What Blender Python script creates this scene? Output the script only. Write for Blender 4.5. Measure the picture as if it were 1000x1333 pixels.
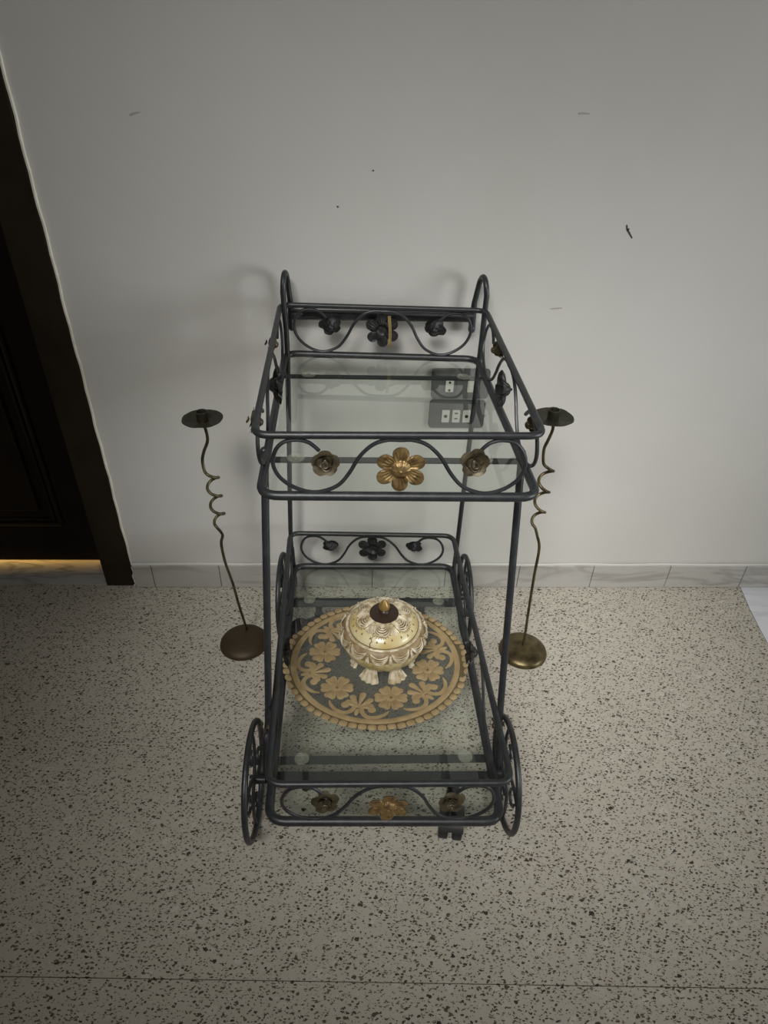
import bpy, bmesh, math, random
from mathutils import Vector, Matrix
for o in list(bpy.data.objects): bpy.data.objects.remove(o)
C = bpy.context.scene
COL = C.collection
PI = math.pi
rnd = random.Random(5)

# ---------------------------------------------------------------- camera
F, PITCH, YAW, ROLL = 862.6, math.radians(35.848), math.radians(2.534), math.radians(1.7215)
CY, SY, CP, SP = math.cos(YAW), math.sin(YAW), math.cos(PITCH), math.sin(PITCH)
fwd = Vector((SY*CP, CY*CP, -SP)); rgt = Vector((CY, -SY, 0)); up = rgt.cross(fwd)
r2 = math.cos(ROLL)*rgt + math.sin(ROLL)*up
u2 = -math.sin(ROLL)*rgt + math.cos(ROLL)*up
cam = bpy.data.cameras.new('camera'); cam.sensor_fit = 'HORIZONTAL'; cam.sensor_width = 36; cam.lens = F*36/1000
cam.clip_start = .02
co = bpy.data.objects.new('camera', cam); COL.objects.link(co)
M = Matrix((r2, u2, -fwd)).transposed().to_4x4(); M.translation = Vector((0, -1.41507, 1.28))
co.matrix_world = M
C.camera = co

# ---------------------------------------------------------------- world, lights, exposure
w = bpy.data.worlds.new('room_light'); C.world = w; w.use_nodes = True
bg = w.node_tree.nodes['Background']; bg.inputs[0].default_value = (1, .90, .74, 1); bg.inputs[1].default_value = .082
def area(name, loc, target, sx, sy, power, colr, spread=180):
    l = bpy.data.lights.new(name, 'AREA'); l.shape = 'RECTANGLE'; l.size = sx; l.size_y = sy
    l.energy = power; l.color = colr; l.spread = math.radians(spread)
    o = bpy.data.objects.new(name, l); COL.objects.link(o); o.location = loc
    o.rotation_euler = (Vector(target)-Vector(loc)).to_track_quat('-Z', 'Y').to_euler()
    return o
area('doorway_daylight', (3.0, -1.693, 1.15), (0, -.089, .878), 1.0, 1.1, 6.3, (.975, .99, 1), 58)
area('added_overhead_fill', (-.29, -2.203, 2.547), (.259, -.407, .435), 1.2, 1.0, 4.3, (1, .985, .95), 30)  # added overhead fill, placed and narrowed to fit the brightness falloff
lp = bpy.data.lights.new('hallway_lamp', 'AREA'); lp.shape = 'RECTANGLE'; lp.size = 1.6; lp.size_y = .06; lp.energy = 21; lp.color = (1, .56, .14)
lo = bpy.data.objects.new('hallway_lamp', lp); COL.objects.link(lo); lo.location = (-1.6, .45, .075); lo.rotation_euler = (math.radians(-80), 0, 0)
C.view_settings.view_transform = 'Standard'; C.view_settings.look = 'None'
C.view_settings.gamma = 1; C.view_settings.use_curve_mapping = False; C.view_settings.exposure = 0.0

# ---------------------------------------------------------------- helpers
def mat(name, col=(.5, .5, .5), rough=.5, metal=0, noise=None, bump=None, coat=0, spec=.5):
    m = bpy.data.materials.new(name); m.use_nodes = True
    nt = m.node_tree; b = nt.nodes['Principled BSDF']
    b.inputs['Base Color'].default_value = (*col, 1); b.inputs['Roughness'].default_value = rough
    b.inputs['Metallic'].default_value = metal; b.inputs['Coat Weight'].default_value = coat
    b.inputs['Specular IOR Level'].default_value = spec
    tc = nt.nodes.new('ShaderNodeTexCoord')
    if noise:
        sc, col2, lo_, hi_ = noise
        n = nt.nodes.new('ShaderNodeTexNoise'); n.inputs['Scale'].default_value = sc; n.inputs['Detail'].default_value = 5
        r = nt.nodes.new('ShaderNodeMapRange'); r.inputs['From Min'].default_value = lo_; r.inputs['From Max'].default_value = hi_
        x = nt.nodes.new('ShaderNodeMix'); x.data_type = 'RGBA'; x.inputs[6].default_value = (*col, 1); x.inputs[7].default_value = (*col2, 1)
        nt.links.new(tc.outputs['Object'], n.inputs['Vector']); nt.links.new(n.outputs['Fac'], r.inputs['Value'])
        nt.links.new(r.outputs[0], x.inputs[0]); nt.links.new(x.outputs[2], b.inputs['Base Color'])
    if bump:
        sc, st = bump
        n = nt.nodes.new('ShaderNodeTexNoise'); n.inputs['Scale'].default_value = sc; n.inputs['Detail'].default_value = 4
        bp = nt.nodes.new('ShaderNodeBump'); bp.inputs['Strength'].default_value = st; bp.inputs['Distance'].default_value = .002
        nt.links.new(tc.outputs['Object'], n.inputs['Vector']); nt.links.new(n.outputs['Fac'], bp.inputs['Height'])
        nt.links.new(bp.outputs[0], b.inputs['Normal'])
    return m

M_WALL = mat('painted_plaster', (.60, .595, .565), .75, noise=(2.2, (.555, .55, .515), .35, .7), bump=(14, .25))
M_BLACK = mat('black_iron', (.015, .017, .020), .42, .0, noise=(60, (.028, .03, .033), .45, .75), bump=(220, .12), spec=.6)
M_BAR = mat('bar_reflection_grey', (.034, .037, .039), .5, noise=(30, (.05, .053, .055), .4, .7))  # lightened: wall reflection in the shelf glass is put into the bar colour
M_GOLD = mat('antique_gold', (.33, .225, .095), .42, .65, noise=(90, (.12, .075, .03), .4, .72), bump=(260, .25))
M_BRONZE = mat('dull_bronze', (.105, .085, .048), .45, .45, noise=(70, (.035, .028, .018), .4, .7), bump=(200, .2))
M_DARKPETAL = mat('black_petal', (.016, .017, .018), .45, .2, noise=(120, (.035, .033, .028), .5, .8))
M_BRASS = mat('tarnished_brass', (.17, .135, .065), .38, .8, noise=(28, (.055, .042, .022), .38, .66), bump=(150, .15))
M_DARKBRASS = mat('dark_patinated_brass', (.045, .043, .03), .5, .6, noise=(40, (.1, .09, .05), .5, .8), bump=(120, .4))
M_BROWNPLATE = mat('brown_patinated_brass', (.06, .042, .022), .55, .5, noise=(22, (.14, .115, .06), .55, .78))
M_WOOD = mat('dark_stained_wood', (.0085, .0050, .0032), .32, noise=(9, (.014, .008, .005), .4, .7), spec=.25)
M_CASING = mat('casing_wood', (.020, .013, .007), .5, noise=(12, (.013, .009, .006), .4, .7), spec=.25)
M_PLASTER = mat('bare_plaster', (.74, .71, .63), .9, noise=(30, (.62, .58, .5), .4, .7), bump=(60, .5))
M_GROUT = mat('grout', (.20, .18, .14), .9)
M_RUBBER = mat('black_rubber', (.012, .012, .013), .5)
M_PLATE = mat('grey_plastic', (.115, .118, .115), .45)
M_MODULE = mat('ivory_plastic', (.66, .66, .60), .4)
M_HOLE = mat('socket_hole', (.03, .03, .028), .7)
M_LACE = mat('gold_lace', (.40, .30, .155), .65, .10, noise=(55, (.31, .22, .105), .35, .7), bump=(500, .5))
M_LACEDARK = mat('lace_edging', (.11, .08, .04), .8)
M_LACE2 = mat('gold_lace_shade', (.25, .17, .08), .7, .1, noise=(55, (.2, .13, .06), .35, .7))
M_CREAM = mat('cream_glaze', (.66, .59, .37), .30, noise=(16, (.52, .40, .16), .42, .68), coat=.25)
M_FLUTE = mat('fluted_cream', (.60, .52, .29), .33, noise=(24, (.44, .34, .14), .4, .65), coat=.3)
M_RELIEF = mat('pearl_relief', (.66, .59, .44), .38, .1, noise=(75, (.34, .26, .14), .42, .66))
M_WASH = mat('brown_wash', (.16, .10, .04), .6)
M_WASHBACK = mat('washed_shoulder', (.30, .225, .12), .5, noise=(70, (.2, .13, .06), .4, .65))
M_WASHDARK = mat('dark_wash_ground', (.19, .13, .06), .55, noise=(70, (.12, .075, .03), .4, .65))
M_CHOC = mat('chocolate_disc', (.035, .02, .014), .4)
M_FINIAL = mat('gold_finial', (.34, .22, .07), .35, .5)
M_THREAD = mat('straw_thread', (.32, .24, .09), .8)
M_STEEL = mat('screw_steel', (.5, .5, .48), .3, .9)
M_SCUFF = mat('scuff', (.06, .055, .05), .9)
M_MARK = mat('faint_scuff', (.42, .40, .36), .9)

def marble(name, base, vein, sc, ang, lo_=.50, hi_=.60):
    m = bpy.data.materials.new(name); m.use_nodes = True; nt = m.node_tree; b = nt.nodes['Principled BSDF']
    tc = nt.nodes.new('ShaderNodeTexCoord'); mp = nt.nodes.new('ShaderNodeMapping')
    mp.inputs['Rotation'].default_value = (0, ang, ang); mp.inputs['Scale'].default_value = (1, 4.5, 4.5)
    n = nt.nodes.new('ShaderNodeTexNoise'); n.inputs['Scale'].default_value = sc; n.inputs['Detail'].default_value = 6; n.inputs['Distortion'].default_value = .8
    a = nt.nodes.new('ShaderNodeMath'); a.operation = 'SUBTRACT'; a.inputs[1].default_value = .5
    ab = nt.nodes.new('ShaderNodeMath'); ab.operation = 'ABSOLUTE'
    r = nt.nodes.new('ShaderNodeMapRange'); r.inputs['From Min'].default_value = .0; r.inputs['From Max'].default_value = .07
    r.inputs['To Min'].default_value = 1; r.inputs['To Max'].default_value = 0
    x = nt.nodes.new('ShaderNodeMix'); x.data_type = 'RGBA'; x.inputs[6].default_value = (*base, 1); x.inputs[7].default_value = (*vein, 1)
    n2 = nt.nodes.new('ShaderNodeTexNoise'); n2.inputs['Scale'].default_value = sc*.7
    mu = nt.nodes.new('ShaderNodeMath'); mu.operation = 'MULTIPLY'
    L = nt.links.new
    L(tc.outputs['Object'], mp.inputs[0]); L(mp.outputs[0], n.inputs['Vector']); L(mp.outputs[0], n2.inputs['Vector'])
    L(n.outputs['Fac'], a.inputs[0]); L(a.outputs[0], ab.inputs[0]); L(ab.outputs[0], r.inputs['Value'])
    L(r.outputs[0], mu.inputs[0]); L(n2.outputs['Fac'], mu.inputs[1]); L(mu.outputs[0], x.inputs[0]); L(x.outputs[2], b.inputs['Base Color'])
    b.inputs['Roughness'].default_value = .25
    return m
M_BASEB = marble('skirting_marble', (.43, .42, .395), (.22, .21, .19), 2.6, .35)
M_SILL = marble('threshold_marble', (.50, .50, .48), (.07, .075, .085), 5.5, .6)
M_WHITEM = marble('white_marble', (.72, .74, .78), (.5, .52, .56), 3.0, .8)

def terrazzo():
    m = bpy.data.materials.new('terrazzo'); m.use_nodes = True; nt = m.node_tree; b = nt.nodes['Principled BSDF']; L = nt.links.new
    tc = nt.nodes.new('ShaderNodeTexCoord')
    wn = nt.nodes.new('ShaderNodeTexNoise'); wn.inputs['Scale'].default_value = 130; wn.inputs['Detail'].default_value = 2
    L(tc.outputs['Object'], wn.inputs['Vector'])
    sub = nt.nodes.new('ShaderNodeVectorMath'); sub.operation = 'SUBTRACT'; sub.inputs[1].default_value = (.5, .5, .5); L(wn.outputs['Color'], sub.inputs[0])
    scl = nt.nodes.new('ShaderNodeVectorMath'); scl.operation = 'SCALE'; scl.inputs['Scale'].default_value = .0095; L(sub.outputs[0], scl.inputs[0])
    add = nt.nodes.new('ShaderNodeVectorMath'); add.operation = 'ADD'; L(tc.outputs['Object'], add.inputs[0]); L(scl.outputs[0], add.inputs[1])
    cur = None
    def layer(cur, scale, rot, st, frac, rmin, rmax, c1, c2, soft, amount=1.0):
        mp = nt.nodes.new('ShaderNodeMapping'); mp.inputs['Rotation'].default_value = (0, 0, rot); mp.inputs['Scale'].default_value = (1, st, 1)
        mp.inputs['Location'].default_value = (scale*.13, rot*3.1, 0)
        L(add.outputs[0], mp.inputs[0])
        v = nt.nodes.new('ShaderNodeTexVoronoi'); v.voronoi_dimensions = '2D'; v.inputs['Scale'].default_value = scale; L(mp.outputs[0], v.inputs['Vector'])
        sp = nt.nodes.new('ShaderNodeSeparateColor'); L(v.outputs['Color'], sp.inputs[0])
        # radius by cell, only for a fraction of the cells
        rr = nt.nodes.new('ShaderNodeMapRange'); rr.inputs['From Min'].default_value = 1-frac; rr.inputs['From Max'].default_value = 1
        rr.inputs['To Min'].default_value = rmin; rr.inputs['To Max'].default_value = rmax; rr.clamp = False; L(sp.outputs[0], rr.inputs['Value'])
        gt = nt.nodes.new('ShaderNodeMath'); gt.operation = 'GREATER_THAN'; gt.inputs[1].default_value = 1-frac; L(sp.outputs[0], gt.inputs[0])
        d = nt.nodes.new('ShaderNodeMath'); d.operation = 'SUBTRACT'; L(rr.outputs[0], d.inputs[0]); L(v.outputs['Distance'], d.inputs[1])
        s = nt.nodes.new('ShaderNodeMapRange'); s.inputs['From Min'].default_value = 0; s.inputs['From Max'].default_value = soft; L(d.outputs[0], s.inputs['Value'])
        mu = nt.nodes.new('ShaderNodeMath'); mu.operation = 'MULTIPLY'; L(s.outputs[0], mu.inputs[0]); L(gt.outputs[0], mu.inputs[1])
        m2 = nt.nodes.new('ShaderNodeMath'); m2.operation = 'MULTIPLY'; m2.inputs[1].default_value = amount; L(mu.outputs[0], m2.inputs[0])
        cc = nt.nodes.new('ShaderNodeMix'); cc.data_type = 'RGBA'; cc.inputs[6].default_value = (*c1, 1); cc.inputs[7].default_value = (*c2, 1); L(sp.outputs[1], cc.inputs[0])
        x = nt.nodes.new('ShaderNodeMix'); x.data_type = 'RGBA'; L(m2.outputs[0], x.inputs[0]); L(cur, x.inputs[6]); L(cc.outputs[2], x.inputs[7])
        return x.outputs[2]
    bn = nt.nodes.new('ShaderNodeTexNoise'); bn.inputs['Scale'].default_value = 9; bn.inputs['Detail'].default_value = 6; L(tc.outputs['Object'], bn.inputs['Vector'])
    bx = nt.nodes.new('ShaderNodeMix'); bx.data_type = 'RGBA'; bx.inputs[6].default_value = (.52, .485, .41, 1); bx.inputs[7].default_value = (.45, .425, .365, 1)
    L(bn.outputs['Fac'], bx.inputs[0]); cur = bx.outputs[2]
    cur = layer(cur, 38, .4, 1.3, .35, .15, .42, (.60, .58, .53), (.46, .41, .35), .03, .55)
    cur = layer(cur, 90, 1.1, 1.2, .35, .2, .42, (.58, .56, .5), (.42, .35, .29), .04, .5)
    cur = layer(cur, 105, .3, 2.0, .46, .12, .38, (.035, .03, .025), (.12, .095, .07), .05)
    cur = layer(cur, 125, 1.9, 1.9, .42, .12, .36, (.05, .043, .036), (.16, .125, .09), .05)
    cur = layer(cur, 210, 2.6, 1.5, .28, .1, .34, (.06, .05, .04), (.2, .16, .12), .06, .8)
    cur = layer(cur, 55, 1.0, 1.6, .07, .16, .27, (.035, .03, .026), (.09, .075, .055), .03)
    L(cur, b.inputs['Base Color']); b.inputs['Roughness'].default_value = .42; b.inputs['Specular IOR Level'].default_value = .35
    return m
M_TERR = terrazzo()

def glass_mat():
    m = bpy.data.materials.new('shelf_glass'); m.use_nodes = True; nt = m.node_tree; nt.nodes.clear(); L = nt.links.new
    out = nt.nodes.new('ShaderNodeOutputMaterial'); mx = nt.nodes.new('ShaderNodeMixShader')
    tr = nt.nodes.new('ShaderNodeBsdfTransparent'); tr.inputs[0].default_value = (.925, .945, .925, 1)
    gl = nt.nodes.new('ShaderNodeBsdfGlossy'); gl.inputs['Roughness'].default_value = .015; gl.inputs[0].default_value = (1, 1, 1, 1)
    fr = nt.nodes.new('ShaderNodeFresnel'); fr.inputs[0].default_value = 1.5
    ge = nt.nodes.new('ShaderNodeNewGeometry')
    inv = nt.nodes.new('ShaderNodeMath'); inv.operation = 'SUBTRACT'; inv.inputs[0].default_value = 1; L(ge.outputs['Backfacing'], inv.inputs[1])
    mu = nt.nodes.new('ShaderNodeMath'); mu.operation = 'MULTIPLY'; L(fr.outputs[0], mu.inputs[0]); L(inv.outputs[0], mu.inputs[1])
    m2 = nt.nodes.new('ShaderNodeMath'); m2.operation = 'MULTIPLY'; m2.inputs[1].default_value = 1.8; m2.use_clamp = True; L(mu.outputs[0], m2.inputs[0])
    L(m2.outputs[0], mx.inputs[0]); L(tr.outputs[0], mx.inputs[1]); L(gl.outputs[0], mx.inputs[2]); L(mx.outputs[0], out.inputs[0])
    return m
M_GLASS = glass_mat()
def veil(name, col, op):
    m = bpy.data.materials.new(name); m.use_nodes = True; nt = m.node_tree; nt.nodes.clear(); L = nt.links.new
    out = nt.nodes.new('ShaderNodeOutputMaterial'); mx = nt.nodes.new('ShaderNodeMixShader'); mx.inputs[0].default_value = op
    tr = nt.nodes.new('ShaderNodeBsdfTransparent'); d = nt.nodes.new('ShaderNodeBsdfDiffuse'); d.inputs[0].default_value = (*col, 1)
    L(tr.outputs[0], mx.inputs[1]); L(d.outputs[0], mx.inputs[2]); L(mx.outputs[0], out.inputs[0]); return m
M_NET = veil('dark_net', (.12, .12, .105), .60)
M_PAD = veil('clear_rubber', (.50, .51, .42), .28)

def tag(o, label=None, cat=None, group=None, kind=None):
    if label: o['label'] = label
    if cat: o['category'] = cat
    if group: o['group'] = group
    if kind: o['kind'] = kind
    return o
def empty(name, loc, label=None, cat=None, group=None, kind=None):
    o = bpy.data.objects.new(name, None); o.location = loc; COL.objects.link(o); o.empty_display_size = .05
    return tag(o, label, cat, group, kind)
bpy_origin = {}
def obj(name, bm, mats, parent=None, smooth=True, label=None, kind=None):
    """link a bmesh given in world coordinates as one mesh object, optionally under parent"""
    me = bpy.data.meshes.new(name)
    bmesh.ops.recalc_face_normals(bm, faces=bm.faces) if not getattr(bm, 'keep', False) and not bm_keep.pop(id(bm), False) else None
    bm.to_mesh(me); bm.free()
    for m in (mats if isinstance(mats, (list, tuple)) else [mats]): me.materials.append(m)
    if smooth:
        me.shade_smooth()
        try: me.set_sharp_from_angle(angle=math.radians(42))
        except Exception: pass
    o = bpy.data.objects.new(name, me); COL.objects.link(o)
    if parent:
        o.parent = parent
        wl = Vector(parent.get('_w', parent.location))
        o.matrix_parent_inverse = Matrix.Translation(-world_loc(parent))
    if label: o['label'] = label
    if kind: o['kind'] = kind
    return o
bm_keep = {}
def world_loc(o):
    v = Vector(o.location)
    return v if o.parent is None else Vector((0, 0, 0))
def cr(pts, n=6, closed=False):
    P = [Vector(p) for p in pts]; out = []; N = len(P)
    rng = range(N) if closed else range(N-1)
    for i in rng:
        p0 = P[(i-1) % N] if closed or i > 0 else P[0]*2-P[1]
        p1, p2 = P[i], P[(i+1) % N]
        p3 = P[(i+2) % N] if closed or i+2 < N else P[-1]*2-P[-2]
        for k in range(n):
            t = k/n
            out.append(.5*((2*p1)+(p2-p0)*t+(2*p0-5*p1+4*p2-p3)*t*t+(3*p1-p0-3*p2+p3)*t**3))
    if not closed: out.append(P[-1])
    return out
def tube(bm, pts, r, seg=10, closed=False, cap=True):
    P = [Vector(p) for p in pts]; n = len(P)
    R = r if isinstance(r, (list, tuple)) else [r]*n
    rings = []; N0 = None
    for i, p in enumerate(P):
        if closed: t = (P[(i+1) % n]-P[i-1]).normalized()
        else: t = (P[min(i+1, n-1)]-P[max(i-1, 0)]).normalized()
        if N0 is None:
            N0 = Vector((0, 0, 1)) if abs(t.z) < .9 else Vector((1, 0, 0))
        N0 = (N0-t*N0.dot(t)).normalized(); B = t.cross(N0)
        rings.append([bm.verts.new(p+R[i]*(math.cos(2*PI*k/seg)*N0+math.sin(2*PI*k/seg)*B)) for k in range(seg)])
    for i in range(n if closed else n-1):
        a, b = rings[i], rings[(i+1) % n]
        for k in range(seg):
            bm.faces.new((a[k], a[(k+1) % seg], b[(k+1) % seg], b[k]))
    if not closed and cap:
        for rg, s in ((rings[0], -1), (rings[-1], 1)):
            try: bm.faces.new(rg)
            except ValueError: pass
def ball(bm, c, r, u=12, v=8, scale=(1, 1, 1)):
    m = Matrix.Translation(c) @ Matrix.Diagonal((*[r*s for s in scale], 1))
    bmesh.ops.create_uvsphere(bm, u_segments=u, v_segments=v, radius=1, matrix=m)
def box(bm, lo_, hi_, bev=0):
    c = (Vector(lo_)+Vector(hi_))/2; s = Vector(hi_)-Vector(lo_)
    g = bmesh.ops.create_cube(bm, size=1, matrix=Matrix.Translation(c) @ Matrix.Diagonal((*s, 1)))
    if bev:
        es = {e for v in g['verts'] for e in v.link_edges}
        bmesh.ops.bevel(bm, geom=list(es), offset=bev, segments=2, affect='EDGES', profile=.5)
def prism(bm, poly, z0, z1):
    a = [bm.verts.new((p[0], p[1], z0)) for p in poly]; b = [bm.verts.new((p[0], p[1], z1)) for p in poly]
    n = len(poly)
    bm.faces.new(a[::-1]); bm.faces.new(b)
    for i in range(n): bm.faces.new((a[i], a[(i+1) % n], b[(i+1) % n], b[i]))
def lathe(bm, prof, c, seg=64, mod=None):
    rings = []
    for (r, z) in prof:
        rings.append([bm.verts.new((c[0]+(r*(mod(2*PI*k/seg, z) if mod else 1))*math.cos(2*PI*k/seg),
                                    c[1]+(r*(mod(2*PI*k/seg, z) if mod else 1))*math.sin(2*PI*k/seg), c[2]+z)) for k in range(seg)])
    for i in range(len(rings)-1):
        for k in range(seg):
            bm.faces.new((rings[i][k], rings[i][(k+1) % seg], rings[i+1][(k+1) % seg], rings[i+1][k]))
    for rg in (rings[0], rings[-1]): bm.faces.new(rg)
def B(): return bmesh.new()

# ================================================================ SETTING
wall = B(); box(wall, (-.640, 0, -.02), (2.6, .16, 2.7)); box(wall, (-2.4, 0, 2.12), (-.640, .16, 2.7))
wo = obj('wall_back', wall, M_WALL, smooth=False); tag(wo, kind='structure')
# marks on the paint, as thin flakes of the wall
def flake(name, pts, width, m, lab=None):
    b = B(); n = len(pts)
    P = [Vector(p) for p in pts]; A = []; Bv = []
    for i, p in enumerate(P):
        t = (P[min(i+1, n-1)]-P[max(i-1, 0)]).normalized(); nn = Vector((-t.y, t.x))
        ww = width*(.4+.6*math.sin(PI*(i+.5)/n))
        A.append((p+nn*ww/2)); Bv.append((p-nn*ww/2))
    loop = A+Bv[::-1]
    fr_ = [b.verts.new((q.x, -.0008, q.y)) for q in loop]; bk = [b.verts.new((q.x, .002, q.y)) for q in loop]
    b.faces.new(fr_); k = len(loop)
    for i in range(k): b.faces.new((fr_[i], fr_[(i+1) % k], bk[(i+1) % k], bk[i]))
    return obj(name, b, m, wo, smooth=False)
flake('scratch', [(.5375, .9770), (.540, .9690), (.546, .9620), (.5545, .9520)], .0035, M_SCUFF)
flake('scratch', [(.540, .966), (.5445, .9700)], .003, M_SCUFF)
flake('scuff_mark', [(-.4217, 1.1473), (-.414, 1.1505), (-.404, 1.1525)], .0030, M_MARK)
flake('scuff_mark', [(.4016, 1.1679), (.410, 1.1688), (.4217, 1.1683)], .003, M_MARK)
flake('scuff_mark', [(.4117, .8033), (.424, .8050), (.4366, .8054)], .003, M_MARK)
flake('nail_hole', [(-.0480, 1.0010), (-.0455, .9990)], .003, M_SCUFF)
flake('nail_hole', [(.0212, 1.0662), (.0235, 1.0650)], .003, M_SCUFF)

fl = B(); prism(fl, [(-2.4, .02), (2.6, .02), (2.6, -2.8), (-2.4, -2.8)], -.05, -.0035)
floor = obj('floor', fl, M_GROUT, smooth=False); tag(floor, kind='structure')
def seam(x): return -.9607-(x+.5926)*.0321
for poly, m, lab in (
    ([(-2.4, -.0008), (1.1065, -.0008), (1.0885, -.1), (1.0790, -.181), (1.0750, -.2308), (1.05, -.5), (1.02, seam(1.02)+.0008), (-2.4, seam(-2.4)+.0008)], M_TERR, None),
    ([(-2.4, seam(-2.4)-.0008), (1.02, seam(1.02)-.0008), (1.0, -2.8), (-2.4, -2.8)], M_TERR, None),
    ([(1.1080, -.0008), (2.6, -.0008), (2.6, -2.8), (1.003, -2.8), (1.0235, seam(1.02)), (1.052, -.5), (1.0770, -.2308), (1.0810, -.181), (1.0905, -.1)], M_WHITEM, 'white marble floor tile at the right edge')):
    b = B(); prism(b, poly, -.03, 0); obj('tile', b, m, floor, smooth=False, label=lab)
b = B(); prism(b, [(-2.4, 0), (-.712, 0), (-.712, .1330), (-2.4, .1330)], -.03, .0005)
obj('threshold', b, M_SILL, floor, smooth=False, label='grey-veined marble threshold under the door')
b = B(); prism(b, [(-2.4, .134), (-.70, .134), (-.70, .8), (-2.4, .8)], -.03, 0)
obj('hall_floor', b, M_TERR, floor, smooth=False)

# baseboard: marble tiles with joints
bb = B(); box(bb, (-.629, -.008, .0), (2.6, -.0002, .0800))
bbo = obj('baseboard_back', bb, M_GROUT, smooth=False); tag(bbo, kind='structure')
xs = [-.627, -.575]+[.035+(.2124)*k-.0 for k in range(-2, 6)]+[1.3175+.2, 1.74, 1.96, 2.2, 2.45, 2.598]
xs = [-.627, -.5745, -.3895, -.1775, .0345, .240, .4480, .6590, .8780, 1.0970, 1.315, 1.53, 1.75, 1.97, 2.19, 2.41, 2.598]
for i in range(len(xs)-1):
    b = B(); box(b, (xs[i]+.0009, -.0125, .0015), (xs[i+1]-.0009, -.008, .0795), .0008)
    obj('tile', b, M_BASEB, bbo, smooth=False)
b = B(); P_ = [(x, -.0062+.0012*math.sin(x*23), .0812+.0006*math.sin(x*31+1)) for x in [-.628+.04*k for k in range(81)]]
tube(b, P_, .0042, 6); obj('plaster_bead', b, M_WALL, bbo, label='pale plaster bead along the top of the tiles')

# door frame and door
b = B(); box(b, (-.712, -.006, 0), (-.6305, .15, 2.12), .003)
trim = obj('trim_1', b, M_CASING, smooth=False); tag(trim, kind='structure')
b = B(); box(b, (-.7425, .075, 0), (-.712, .15, 2.1), .002); obj('door_stop', b, M_CASING, trim, smooth=False)
b = B(); tube(b, [(-.6288+.001*math.sin(k*1.9)+.0008*math.sin(k*.7), -.0028, .03+k*.03) for k in range(69)], .0034, 6)
obj('plaster_edge', b, M_PLASTER, trim, label='rough pale plaster edge beside the casing')
b = B()
P_ = [(-.634, -.007, .002), (-.628, -.009, .015), (-.631, -.008, .035), (-.6265, -.008, .055), (-.630, -.007, .072)]
tube(b, cr(P_, 3), [.004, .003, .0022, .003, .0035, .002, .003, .0035, .002, .0025, .0028, .002, .001], 6)
obj('broken_plaster', b, M_PLASTER, trim, label='chipped plaster at the foot of the casing')
door = B(); box(door, (-1.72, .0935, .0110), (-.7435, .135, 2.09), .002)
do = obj('door_1', door, M_WOOD, smooth=False); tag(do, kind='structure')
for (x0, x1, z0, z1) in ((-1.17, -.835, .145, .78), (-1.17, -.835, .90, 1.98), (-1.64, -1.25, .145, .78), (-1.64, -1.25, .90, 1.98)):
    b = B()
    for off, r in ((0, .0075), (.016, .0045)):
        q = [(x0+off, .0925, z0+off), (x1-off, .0925, z0+off), (x1-off, .0925, z1-off), (x0+off, .0925, z1-off)]
        for i in range(4): tube(b, [q[i], q[(i+1) % 4]], r, 8)
    f = obj('moulding', b, M_WOOD, do)
    b = B(); box(b, (x0+.045, .084, z0+.045), (x1-.045, .0936, z1-.045), .007); obj('panel', b, M_WOOD, do, smooth=False)
b = B()
for k in range(5):
    a = PI*k/4; tube(b, cr([(-1.0+.05*math.cos(a)*t, .0835-.001*t, 1.10+.09*math.sin(a)*t+.01*k) for t in (.2, .5, .8, 1)], 4), .004, 6)
obj('carving', b, M_WOOD, do)

# ================================================================ TROLLEY
UT = dict(RL=(-.1670, -.048), RR=(.2587, -.066), FL=(-.1502, -.596), FR=(.2625, -.5915))
UB = dict(RL=(-.1630, -.0513), RR=(.2511, -.0690), FL=(-.1506, -.5929), FR=(.2700, -.5943))
LT = dict(RL=(-.1796, -.0605), RR=(.2391, -.0698), FL=(-.1573, -.7638), FR=(.2654, -.7657))
LB = dict(RL=(-.1763, -.0569), RR=(.2471, -.0578), FL=(-.1647, -.7655), FR=(.2605, -.7710))
ZUT, ZUB, ZLT, ZLB = .8196, .7149, .2321, .1176
trolley = empty('serving_trolley', (.045, -.40, 0), 'black wrought-iron serving trolley with two glass shelves and gold metal flowers', 'trolley')
def ring_path(Cn, z, rad=.028, n=6):
    q = [Vector((*Cn[k], z)) for k in ('RL', 'RR', 'FR', 'FL')]; out = []
    for i in range(4):
        p, a, b = q[i], q[i-1], q[(i+1) % 4]
        da, db = (a-p).normalized(), (b-p).normalized()
        p0, p2 = p+da*rad, p+db*rad
        for k in range(n+1):
            t = k/n; out.append((1-t)**2*p0+2*t*(1-t)*p+t*t*p2)
    return out
def ring(name, Cn, z, r, rad=.028):
    b = B(); tube(b, ring_path(Cn, z, rad), r, 12, closed=True); return obj(name, b, M_BLACK, trolley)
ring('tray_rail', UT, ZUT, .0055, .024); ring('tray_rail', UB, ZUB, .0073, .030)
ring('tray_rail', LT, ZLT, .0062, .026); ring('tray_rail', LB, ZLB, .0088, .032)

# glass shelves
def shelf(Cn, z, inset):
    c = sum((Vector((*Cn[k], 0)) for k in Cn), Vector())/4
    q = {}
    for k in Cn:
        p = Vector((*Cn[k], 0)); d = p-c
        q[k] = (p.x-math.copysign(inset, d.x), p.y-math.copysign(inset, d.y))
    b = B(); prism(b, [(p.x, p.y) for p in ring_path(q, 0, .022)][::-1], z-.003, z+.002)
    return obj('glass_shelf', b, M_GLASS, trolley, smooth=False)
shelf(UB, ZUB-.001, .0085); shelf(LB, ZLB-.001, .0088)

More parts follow.
